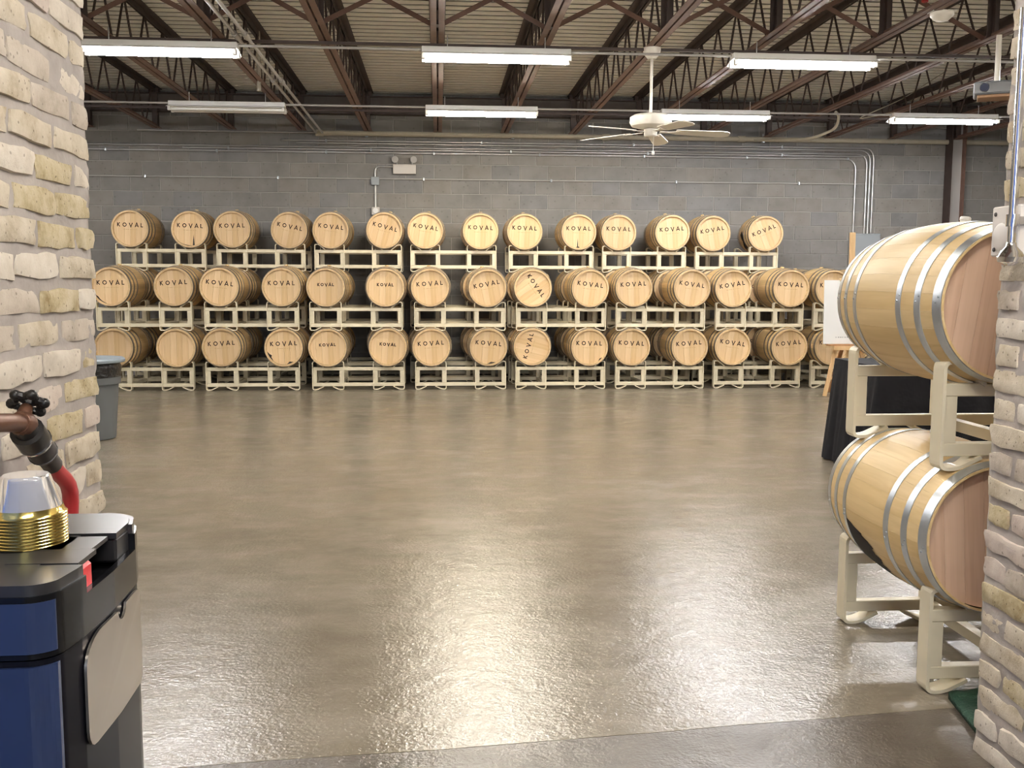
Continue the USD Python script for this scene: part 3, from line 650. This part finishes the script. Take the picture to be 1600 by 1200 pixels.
# (pixel-measured x, lettering angle clockwise, kind, note, extra)
mid = [(-3.768, 0, 'large', 'dark stain low on left rim', lambda t: head_stain(t, [rim(195, 265, .004, .016, 1)])), (-3.055, -3, 'large'), (-2.536, 6, 'large'), (-1.817, 0, 'large'), (-1.322, 0, 'small'), (-.62, 1, 'small'),
       (-.095, -4, 'large'), (.584, -11, 'large'), (1.123, 55, 'large'), (1.813, 7, 'large'), (2.338, -3, 'large'), (3.046, 8, 'large'), (3.554, -9, 'large'), (4.266, 3, 'large'), (4.791, -2, 'large')]
bot = [(-3.757, 0, 'blank'), (-3.046, 0, 'blank'), (-2.529, -3, 'large'), (-1.812, -2, 'large', 'black leaks along its lower rim', lambda t: head_stain(t, [rim(222, 258, .006, .028, 4), rim(150, 172, .004, .024, 5)])), (-1.302, -2, 'small'), (-.596, 4, 'small'),
       (-.086, -3, 'large'), (.596, 5, 'large', 'dark stain low on right rim', lambda t: head_stain(t, [rim(150, 180, .004, .022, 6)])), (1.12, -75, 'large'), (1.814, 1, 'large', 'small stain at lower right rim', lambda t: head_stain(t, [rim(128, 146, .004, .016, 7)])),
       (2.323, 3, 'large'), (3.035, -4, 'large'), (3.567, 8, 'large'), (4.267, -5, 'large'), (4.804, 2, 'large')]
top = [(-3.776, 2, 'large'), (-3.049, 2, 'large', 'a black split in its lower rim', lambda t: head_stain(t, [spike(.045, -.197, -.065, .012), rim(165, 215, .002, .008, 2)])), (-2.545, -1, 'large'), (-1.834, 12, 'large'), (-1.347, 6, 'large'), (-.657, 15, 'large'), (-.171, 9, 'large'),
       (.536, 2, 'large'), (1.095, 2, 'large'), (1.80, 1, 'large', 'a thin black crack through its lettering', lambda t: head_stain(t, [spike(.0, .02, .085, .0035), spike(-.01, -.185, -.075, .006), [(-.035, -.19), (.0, -.2), (.02, -.19), (-.005, -.18)]])), (2.287, 2, 'large'), (2.992, -4, 'large'), (3.526, -10, 'large'),
       (4.209, -22, 'large', 'a charred black patch on its side', lambda t: body_stain(t, lambda u, v: (math.radians(-62 - 55 * u - 5 * math.sin(9 * v)), .21 + .20 * v * (.75 + .25 * math.cos(7 * u)))))]
def spread(row, dmin=.512):      # neighbouring bilges may touch, never cut into each other
    xs = [r[0] for r in row]
    for _ in range(60):
        for i in range(len(xs) - 1):
            e = dmin - (xs[i + 1] - xs[i])
            if e > 0: xs[i] -= e / 2; xs[i + 1] += e / 2
    return [(x,) + tuple(r[1:]) for x, r in zip(xs, row)]
top, mid, bot = spread(top), spread(mid), spread(bot)
for row, nm, zb, yf in ((top, 'top', ZB[2], YR), (mid, 'middle', ZB[1], YF), (bot, 'bottom', ZB[0], YF)):
    for i, r_ in enumerate(row, 1):
        x, a, kind = r_[:3]; note = f'with {r_[3]}' if len(r_) > 3 else ''
        where = f'{ORD[i]} from left in {nm} row'; kindw = 'oak barrel'
        barrel(kind, f'oak barrel {where}, {note or tilt_words(kind, a)}', (x, yf + RNG.uniform(-.012, .012), zb + RNG.uniform(-.004, .004)), a, f'barrels of the {nm} row', rz=(-7.0 if (row is top and i == 14) else float(RNG.uniform(-1, 1))), extra=r_[4] if len(r_) > 4 else None)
for nm, zb in (('middle', ZB[1]), ('bottom', ZB[0])):
    for i, (x, *_r) in enumerate([(q[0],) for q in top] + [(4.80,), (5.49,)], 1):
        barrel('large', f'rear oak barrel half hidden behind the {ORD[i] if i < 16 else "last"} barrel of the {nm} row', (x, YR + RNG.uniform(-.015, .015), zb), float(RNG.uniform(-20, 20)), 'barrels of the rear rank')

# ------------------------------------------------------------------ steel barrel racks (local: centre x, front y = 0, base z = 0)
SW = .182; DR = .71
def half_strap(s, cx, y0):
    lo = rounded([(-.052, .042), (-.128, .006), (-SW, .006), (-SW, .339), (-SW + .045, .339), (-.05, .270)], .022)
    ln = LineString([(s * -1 * px + cx, pz) for px, pz in lo] if s > 0 else [(px + cx, pz) for px, pz in lo])
    return ln.buffer(.0055, cap_style=2, join_style=1)
def make_rack(label, loc, group):
    t = thing('barrel_rack', label, 'barrel rack', loc, group=group)
    for cx in (-.3575, .3575):
        for y1 in (.065, DR):
            MB().extrude(half_strap(-1, cx, 0), .065, XZ(y1)).extrude(half_strap(1, cx, 0), .065, XZ(y1)).build('cradle_strap', L('rack_cream'), t, smooth=35)
    W = .3575 + SW - .006
    for y0 in (.012, DR - .052):
        MB().box(-W, W, y0, y0 + .04, .232, .272, .003).build('upper_rail', L('rack_cream'), t)
        MB().box(-W, W, y0, y0 + .04, .044, .086, .003).build('lower_rail', L('rack_cream'), t)
        for cx in (-.3575, .3575):
            for s in (-1, 1):
                a, b = sorted((cx + s * (SW - .006), cx + s * (SW - .049)))
                MB().box(a, b, y0 + .001, y0 + .039, .086, .232).build('post', L('rack_cream'), t)
    for x0 in (-.3575 + SW - .046, .3575 - SW + .008): MB().box(x0, x0 + .038, .052, DR - .052, .046, .084).build('depth_rail', L('rack_cream'), t)
    return t
rack0 = None
RX = {'b': [-3.41, -2.182, -.948, .267, 1.467, 2.68, 3.897, 5.111], 'm': [-3.41, -2.18, -.966, .258, 1.473, 2.68, 3.906, 5.12], 't': [-3.426, -2.203, -1.001, .196, 1.441, 2.643, 3.856]}
PITCH = .704; YRF, YRR = 11.765, 12.605
def put_rack(label, loc, group, rz=0.0):
    global rack0
    if rack0 is None: rack0 = make_rack(label, loc, group); return rack0
    return dup(rack0, label, loc, rz, 0, group)
for lv, nm, z in (('b', 'standing on the floor', 0), ('m', 'under the middle row of barrels', PITCH)):
    for i, x in enumerate(RX[lv], 1):
        put_rack(f'cream steel barrel rack {nm}, {ORD[i]} from the left', (x, YRF + RNG.uniform(-.015, .015), z), 'racks of the front rank', float(RNG.uniform(-1.2, 1.2)) if lv == 'b' else float(RNG.uniform(-1.0, 1.0)))
for i, x in enumerate(RX['t'], 1):
    put_rack(f'cream steel barrel rack under the top row of barrels, {ORD[i]} from the left', (x, YRR, 2 * PITCH - .002), 'racks of the top row', float(RNG.uniform(-.6, .6)))
for nm, z in (('on the floor', 0), ('in the middle', PITCH)):
    for i, x in enumerate(RX['t'] + [5.12], 1):
        put_rack(f'rear-rank cream rack {nm}, behind the {ORD[i]} front rack from left', (x + RNG.uniform(-.02, .02), YRR, z), 'racks of the rear rank')

# ------------------------------------------------------------------ the near stack on the right
NX, NY, NP = 2.085, 2.907, .720
g = 'racks of the near stack'
put_rack('cream steel barrel rack of the near stack, the one on the floor', (NX, NY, 0), g)
put_rack('cream steel barrel rack of the near stack, between its two barrels', (NX + .008, NY, NP), g)
NS = 28
def near_barrel(label, loc, ry, extra=None):
    global RC, RB, HR
    RC, RB = .232, .268; HR = RC - .0065
    t = thing('near_oak_barrel', label, 'barrel', loc, 0, ry, 'barrels of the near stack')
    ny = 16; ys = np.linspace(0, BL, ny); tone = ['stave_pale', 'stave_gold', 'stave_buff', 'stave_pale', 'stave_buff', 'stave_gold', 'stave_pale']
    for k in range(NS):
        w = 2 * math.pi / NS; a = np.linspace(k * w + .0007, (k + 1) * w - .0007, 4); V = []; F = []
        for q in ys:
            for b in a: V.append((rad(q) * math.sin(b), q, rad(q) * math.cos(b)))
            for b in a[::-1]: V.append(((rad(q) - .0075) * math.sin(b), q, (rad(q) - .0075) * math.cos(b)))
        m = 8
        for i in range(ny - 1):
            for j in range(m):
                j2 = (j + 1) % m; F += [(i*m+j, (i+1)*m+j, (i+1)*m+j2), (i*m+j, (i+1)*m+j2, i*m+j2)]
        for base, rev in ((0, 0), ((ny - 1) * m, 1)):
            fan = [(base, base + j, base + j + 1) for j in range(1, m - 1)]; F += [f_[::-1] for f_ in fan] if rev else fan
        MB().add(V, np.array(F)[:, ::-1]).build('stave', L(tone[(k * 3 + k // 5) % 7]), t, smooth=30)
    for a, b in HOOPS:
        h = hoop(a, b, 72, .0024).build('hoop', L('galvanised'), t, smooth=30)
        mb = MB()
        for ang in (-96, -92): 
            q = math.radians(ang); yy = (a + b) / 2 + (.006 if ang == -96 else -.006); r = rad(yy) + .003; d = np.array([math.sin(q), 0, math.cos(q)])
            mb.tube([d * (r - .001) + (0, yy, 0), d * (r + .0022) + (0, yy, 0)], .0035, 8)
        mb.build('rivet', L('galvanised'), h)
    heads(t, ['head_near_a', 'head_near_b', 'head_near_a', 'head_near_a', 'head_near_b'], 7)
    MB().tube([(0, BL / 2, RB - .01), (0, BL / 2, RB + .010)], .016, 14).lathe([(0, RB + .022), (.015, RB + .022), (.018, RB + .018), (.018, RB + .009), (0, RB + .009)][::-1], 14, c=(0, BL / 2, 0)).build('bung', L('white_board'), t, smooth=40)
    if extra: extra(t)
    return t
YB = 2.86
nb = near_barrel('upper oak barrel of the near stack with shiny hoops, beside the right brick wall', (NX - .3575 + .004, YB - .01, .512 + NP + .004), 8)
near_barrel('lower oak barrel of the near stack with a black stain low on its side', (NX - .3575, YB, .512), -4,
            lambda t: body_stain(t, lambda u, v: (math.radians(-98.5 - 60 * u), .538 - v * (.538 - float(np.interp(98.5 + 60 * u, [98, 102, 104, 108, 113, 119, 125, 160], [.537, .475, .415, .378, .358, .341, .334, .345])) + .012 * math.sin(u * 37) + .006 * math.sin(u * 90))), n=44))
dup(nb, 'oak barrel at the right end of the near stack, upper one hidden behind the brick', (NX + .3575, YB + .01, .512 + NP), 0, 40)
dup(nb, 'oak barrel at the right end of the near stack, lower one mostly behind the brick', (NX + .3575, YB + .01, .512), 0, -30)
# green mat by the foot of the right wall
gx, gy = np.meshgrid(np.linspace(0, 1, 18), np.linspace(0, 1, 12), indexing='ij')
gz = .014 + .05 * meshkit.fbm(np.stack([gx * 4, gy * 5, gx * 0], -1), 3, 4) * np.sin(np.pi * gx) + .012 * meshkit.noise(np.stack([gx * 14, gy * 14, gx * 0], -1), 9)
px = 1.545 + .40 * gx + .05 * gy; py = 2.60 + .27 * gy - .03 * gx
n1, n2 = gx.shape; Vt = np.stack([px, py, gz], -1).reshape(-1, 3); Vb = Vt.copy(); Vb[:, 2] = .001; F = []
for i in range(n1 - 1):
    for j in range(n2 - 1): q = i * n2 + j; F += [(q, q + n2, q + n2 + 1), (q, q + n2 + 1, q + 1)]
N = len(Vt); bd = [i * n2 for i in range(n1)] + [(n1 - 1) * n2 + j for j in range(1, n2)] + [i * n2 + n2 - 1 for i in range(n1 - 2, -1, -1)] + [j for j in range(n2 - 2, 0, -1)]
F += [(a + N, c + N, b + N) for a, b, c in F[:]]
for a, b in zip(bd, bd[1:] + bd[:1]): F += [(a, a + N, b + N), (a, b + N, b)]
tag(MB().add(np.vstack([Vt, Vb]), F).build('green_mat', L('green_turf'), smooth=True), 'crumpled dark green mat under the near rack at the right brick wall', 'mat')
# pipe bracket on the right brick wall
p = thing('pipe_bracket', 'painted mounting plate with a chrome pipe on the right brick wall', 'bracket', (XR - .016, 2.478, 1.36))
MB().box(-.012, .02, -.055, .068, .012, .142, .004).build('plate', L('beige_box'), p)
MB().lathe([(0, -.012), (.028, -.011), (.036, -.007), (.038, 0)], 20, 'x', (-.012, .012, .062)).build('boss', L('beige_box'), p, smooth=40)
for a, b in ((-.035, .03), (.05, .03), (-.035, .122), (.05, .122)): MB().lathe([(0, -.004), (.005, -.003), (.006, 0)], 8, 'x', (-.012, a, b)).build('bolt', L('dark_rubber'), p)
MB().tube([(-.03, -.058, .62), (-.03, -.058, .03)], .0105, 14).build('pipe', L('chrome'), p, smooth=40)
MB().tube([(-.03, -.058, .085), (-.03, -.058, .115)], .016, 14).box(-.03, .0, -.064, -.05, .09, .11).build('clamp', L('chrome'), p, smooth=40)
MB().lathe([(0, .045), (.012, .045), (.014, .035), (.026, .022), (.034, .008), (.030, -.004), (.016, -.012), (0, -.014)][::-1], 20, c=(-.03, -.058, 0)).build('end_cap', L('chrome'), p, smooth=40)

# ------------------------------------------------------------------ easel, draped tables, trash can
e = thing('easel', 'light wooden display easel in front of the barrel racks on the right', 'easel', (4.66, 10.9, 0))
def bar(mb, p, q, w, d, up=(0, 1, 0)):
    p, q = np.array(p, float), np.array(q, float); t = q - p; t /= np.linalg.norm(t); u = np.array(up, float); s = np.cross(t, u); s /= np.linalg.norm(s); u = np.cross(s, t)
    c = [p + a * s * w / 2 + b * u * d / 2 for a, b in ((-1, -1), (1, -1), (1, 1), (-1, 1))] + [q + a * s * w / 2 + b * u * d / 2 for a, b in ((-1, -1), (1, -1), (1, 1), (-1, 1))]
    return mb.tm(trimesh.convex.convex_hull(np.array(c)))
bar(MB(), (-.26, 0, 0), (-.115, .06, .60), .042, .022).build('leg', L('easel_wood'), e)
bar(MB(), (.30, 0, 0), (.15, .06, .60), .042, .022).build('leg', L('easel_wood'), e)
bar(MB(), (-.03, .42, 0), (-.02, .09, .62), .045, .024).build('leg', L('easel_dark'), e, label='darker rear leg')
bar(MB(), (-.205, .025, .205), (.245, .025, .205), .034, .02).build('crossbar', L('easel_wood'), e)
bar(MB(), (.04, .055, .22), (.04, .10, 1.86), .062, .024).build('mast', L('easel_wood'), e)
m = MB()
for k in range(12): m.tube([(.04, .036 + k * .0012, .26 + k * .028), (.04, .048, .26 + k * .028)], .007, 8)
m.build('peg_hole', L('dark_rubber'), e)
MB().box(-.24, .34, -.05, .06, .575, .598, .003).build('tray', L('easel_dark'), e)
MB().box(-.19, .30, -.06, -.04, .53, .577, .003).build('tray_lip', L('easel_wood'), e)
MB().box(-.12, .12, -.005, .045, 1.30, 1.34, .003).build('top_clamp', L('easel_wood'), e)
b = thing('display_board', 'blank white board standing on the easel', 'board', (4.66, 10.9, .60))
bar(MB(), (0, -.005, 0), (0, .02, .72), .60, .012).build('panel', L('white_board'), b)
mb = MB()
for k in range(11):
    x = -.16 + k * .026; mb.box(x, x + (.016 if k % 3 else .010), -.0135, -.0115, .070, .080)
mb.build('printed_line', L('grey_ink'), b)

def draped_table(name, label, x0, x1, y0, y1, h, flare):
    t = thing(name, label, 'table', ((x0 + x1) / 2, (y0 + y1) / 2, 0)); w, d = (x1 - x0) / 2, (y1 - y0) / 2
    for sx in (-1, 1):
        for sy in (-1, 1): MB().tube([(sx * (w - .06), sy * (d - .06), 0), (sx * (w - .06), sy * (d - .06), h - .03)], .016, 8).build('leg', L('black_iron'), t)
    MB().box(-w, w, -d, d, h - .03, h - .006, .004).build('table_top', L('black_satin'), t)
    per = []
    for (a, b2) in (((-w, -d), (w, -d)), ((w, -d), (w, d)), ((w, d), (-w, d)), ((-w, d), (-w, -d))):
        n = 40
        for k in range(n): per.append((a[0] + (b2[0] - a[0]) * k / n, a[1] + (b2[1] - a[1]) * k / n))
    per = np.array(per); n = len(per); nv = 12; V = []; F = []
    for j in range(nv):
        f_ = j / (nv - 1); s = np.arange(n)
        out = 1 + 0 * s; fold = f_ * (.016 * np.sin(s * .52) + .010 * np.sin(s * 1.31 + 1))
        nrm = per / np.array([w, d]); nrm = np.where(np.abs(nrm) > .999, np.sign(nrm), 0); ln = np.maximum(np.linalg.norm(nrm, axis=1, keepdims=True), 1); nrm = nrm / ln
        P = per + nrm * (.004 + f_ * flare + fold)[:, None]
        V += [(a, b2, h - .002 - f_ * (h - .012)) for a, b2 in P]
    for j in range(nv - 1):
        for k in range(n): k2 = (k + 1) % n; F += [(j*n+k, (j+1)*n+k, (j+1)*n+k2), (j*n+k, (j+1)*n+k2, j*n+k2)]
    c = len(V); V.append((0, 0, h)); F += [(c, k, (k + 1) % n) for k in range(n)]
    cl = MB().add(V, F).build('table_cloth', L('black_cloth'), smooth=50)
    UsdGeom.Xformable(cl).AddTranslateOp().Set(Gf.Vec3d((x0 + x1) / 2, (y0 + y1) / 2, 0))
    tag(cl, 'black cloth draped to the floor over the table behind the near stack', 'tablecloth')
draped_table('folding_table', 'folding table hidden under the black cloth behind the near stack', 2.92, 4.75, 6.3, 7.05, .745, .075)

c = thing('trash_can', 'grey plastic trash can beside the left brick wall', 'trash can', (-2.845, 8.25, 0))
MB().lathe([(0, .004), (.185, .004), (.19, .02), (.222, .45), (.238, .455), (.242, .53), (.232, .535), (.215, .45), (.18, .03), (0, .02)], 36).build('body', L('can_grey'), c, smooth=30)
MB().lathe([(.226, .50), (.246, .515), (.243, .55), (.25, .59), (.235, .625), (.20, .632), (.205, .60), (.2, .5)], 36).build('bag', L('black_bag'), c, smooth=40)
MB().lathe([(0, .628), (.272, .628), (.278, .634), (.278, .652), (.265, .664), (.10, .672), (0, .672)], 36).build('lid', L('lid_grey'), c, smooth=30)

# ------------------------------------------------------------------ water cooler with the cup stack
ct = thing('water_cooler', 'black water cooler with a stainless front panel at the lower left', 'water cooler', (0, 0, 0))
def plan(off=0.0):
    pts = [(-.742, .982), (-.405, .982), (-.384, .995), (-.377, 1.045), (-.3745, 1.14), (-.378, 1.235), (-.388, 1.275), (-.415, 1.297), (-.742, 1.297)]
    P = Polygon(pts).buffer(-.03).buffer(.03, 12)
    return P.buffer(off) if off else P
Z = lambda z: np.array([[1,0,0,0],[0,1,0,0],[0,0,1,z],[0,0,0,1.0]])
MB().extrude(plan(-.002), .912, Z(.012)).build('body', L('black_body'), ct, smooth=30)
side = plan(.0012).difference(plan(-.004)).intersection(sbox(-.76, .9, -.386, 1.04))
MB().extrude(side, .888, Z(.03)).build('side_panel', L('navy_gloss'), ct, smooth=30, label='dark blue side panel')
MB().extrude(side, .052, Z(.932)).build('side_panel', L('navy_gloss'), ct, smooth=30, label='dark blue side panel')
MB().extrude(plan(-.012), .012, Z(0)).build('base', L('black_satin'), ct, smooth=30)
notch = sbox(-.425, 1.058, -.3, 1.232)
MB().extrude(plan(), .034, Z(.926)).build('head', L('black_gloss'), ct, smooth=30)
MB().extrude(plan().difference(notch), .030, Z(.960)).build('head_rim', L('black_gloss'), ct, smooth=30)
MB().extrude(plan(-.003).difference(notch), .0115, Z(.990)).build('top_panel', L('black_satin'), ct, smooth=30)
lip = plan().difference(plan(-.008)).intersection(sbox(-.45, 1.058, -.3, 1.232))
MB().extrude(lip, .010, Z(.960)).build('tray_lip', L('black_gloss'), ct, smooth=30)
lev = plan(-.008)
MB().extrude(lev.intersection(sbox(-.462, 1.062, -.386, 1.118)), .0055, Z(.9965)).build('lever', L('black_satin'), ct)
MB().extrude(lev.intersection(sbox(-.462, 1.120, -.392, 1.176)), .005, Z(.9965)).build('lever', L('black_satin'), ct)
MB().extrude(lev.intersection(sbox(-.455, 1.182, -.30, 1.258)), .007, Z(.9965)).build('lever', L('black_satin'), ct)
MB().box(-.420, -.386, 1.186, 1.256, .966, .996, .003).build('cold_tap', L('black_satin'), ct)
MB().box(-.418, -.384, 1.064, 1.098, .961, .9955, .003).build('hot_tap', L('red_plastic'), ct, label='red hot-water tap')
# stainless panel hugging the curved front
pan_poly = Polygon(rounded([(1.10, .80), (1.043, .80), (1.043, .905), (1.075, .921), (1.13, .921), (1.24, .921), (1.243, .80), (1.10, .80)], .022)).difference(Point(1.158, .925).buffer(.018, 16))
def front_x(yv):
    ln = plan(.0).exterior.intersection(LineString([(-.5, yv), (-.3, yv)])); return ln.x if ln.geom_type == 'Point' else max(q.x for q in ln.geoms)
pm = trimesh.creation.extrude_polygon(pan_poly.segmentize(.008), .003, engine='earcut').subdivide()
v = np.array(pm.vertices); v = np.column_stack([v[:, 2] + np.array([front_x(q) for q in v[:, 0]]) - .0005, v[:, 0], v[:, 1]])
MB().add(v, pm.faces).build('front_panel', L('stainless'), ct, smooth=30, label='brushed stainless front panel')

CUPN = 10
def cup_profile(z0):
    H, rb, rr = .046, .0262, .0405
    return [(0, z0 + H), (rb - .002, z0 + H), (rb, z0 + H - .002), (rr - .001, z0 + .0015), (rr + .0012, z0), (rr, z0 - .0004), (rr - .0016, z0 + .001), (rb - .001, z0 + H - .0032), (0, z0 + H - .0012)]
cp = None
for k in range(CUPN):
    z0 = 1.0028 + .0037 * k
    nm = 'bottom' if k == 0 else 'top' if k == CUPN - 1 else f'{ORD[CUPN - k]} from top'
    lb = f'gold-rimmed clear cup, {nm} in the stack on the water cooler'
    if cp is None:
        cp = thing('plastic_cup', lb, 'cup', (-.472, 1.15, z0), group='stacked cups on the water cooler')
        MB().lathe(cup_profile(0), 40).build('body', L('clear_plastic'), cp, smooth=35)
        H, rb, rr = .046, .0262, .0405
        r_at = lambda z: rr + (rb - rr) * z / H
        MB().lathe([(rr + .0016, -.0002), (rr + .0019, .0012), (r_at(.0034) + .0005, .0034), (r_at(.0095) + .0004, .0095), (r_at(.0095) + .0002, .0095), (rr + .0004, .0004)], 40).build('gold_rim', L('gold_foil'), cp, smooth=35)
    else: dup(cp, lb, (-.472, 1.15, z0), rz=k * 17)

# ------------------------------------------------------------------ hose bib and hose on the left brick wall
h = thing('hose_bib', 'rusty copper hose tap with a black round handle on the left brick wall', 'tap', (0, 0, 0))
MB().tube(rounded([(XL - .02, 1.72, 1.056), (-.79, 1.72, 1.056), (-.775, 1.80, 1.050), (-.775, 1.885, 1.036)], .03), .017, 12).build('pipe', L('copper_pipe'), h, smooth=40)
MB().tube([(-.775, 1.868, 1.040), (-.775, 1.885, 1.036), (-.775, 1.905, 1.031)], [.020, .025, .021], 14).tube([(-.775, 1.88, 1.04), (-.775, 1.908, 1.064)], [.016, .011], 12).build('valve_body', L('copper_pipe'), h, smooth=40)
# handle: lobed wheel square to the stem
d = np.array([0, .70, .714]); u = np.array([1.0, 0, 0]); w = np.cross(d, u); c0 = np.array([-.775, 1.914, 1.070])
ring = [c0 + (.026 + .004 * math.cos(6 * a)) * (math.cos(a) * u + math.sin(a) * w) for a in np.linspace(0, 2 * math.pi, 48, endpoint=False)]
hm = MB().tube(ring, .0075, 8, closed=True)
for a in np.arange(3) * math.pi * 2 / 3: hm.tube([c0, c0 + .026 * (math.cos(a) * u + math.sin(a) * w)], .006, 6)
for a in np.arange(6) * math.pi / 3: hm.tm(trimesh.creation.icosphere(1, .0105), np.vstack([np.column_stack([np.eye(3), c0 + .030 * (math.cos(a) * u + math.sin(a) * w)]), [0, 0, 0, 1]]))
hm.build('handle', L('black_iron'), h, smooth=40)
MB().tube([c0 - d * .004, c0 + d * .014], .010, 10).build('handle_screw', L('galvanised'), h, smooth=40)
o = np.array([-.775, 1.898, 1.022]); dd = np.array([0, .80, -.60])
P = lambda s: tuple(o + dd * s)
MB().tube([P(-.02), P(.004), P(.006), P(.048)], [.020, .022, .031, .031], 16).build('coupling', L('black_iron'), h, smooth=30)
MB().tube([P(.046), P(.050)], .0325, 16).build('washer', L('chrome'), h, smooth=30)
MB().tube([P(.050), P(.092), P(.093), P(.104)], [.027, .027, .029, .025], 16).build('swivel', L('dark_rubber'), h, smooth=30)
hs = thing('garden_hose', 'red rubber hose hanging from the tap on the left brick wall', 'hose', (0, 0, 0))
MB().tube([P(.100), P(.150)], .0195, 14).build('ferrule', L('dark_rubber'), hs, smooth=40)
a = np.array(P(.145)); pts = [a, a + dd * .05, (-.775, 2.10, .870), (-.785, 2.125, .79), (-.79, 2.11, .60), (-.78, 2.06, .30), (-.74, 2.02, .05), (-.70, 1.90, .02), (-.72, 1.65, .02), (-.76, 1.50, .02)]
def spline(p, n=60):
    p = np.asarray(p, float); from_t = np.r_[0, np.cumsum(np.linalg.norm(np.diff(p, axis=0), axis=1))]
    from scipy.interpolate import CubicSpline
    return CubicSpline(from_t, p)(np.linspace(0, from_t[-1], n))
MB().tube(spline(pts), .0165, 14).build('hose', L('red_rubber'), hs, smooth=40)
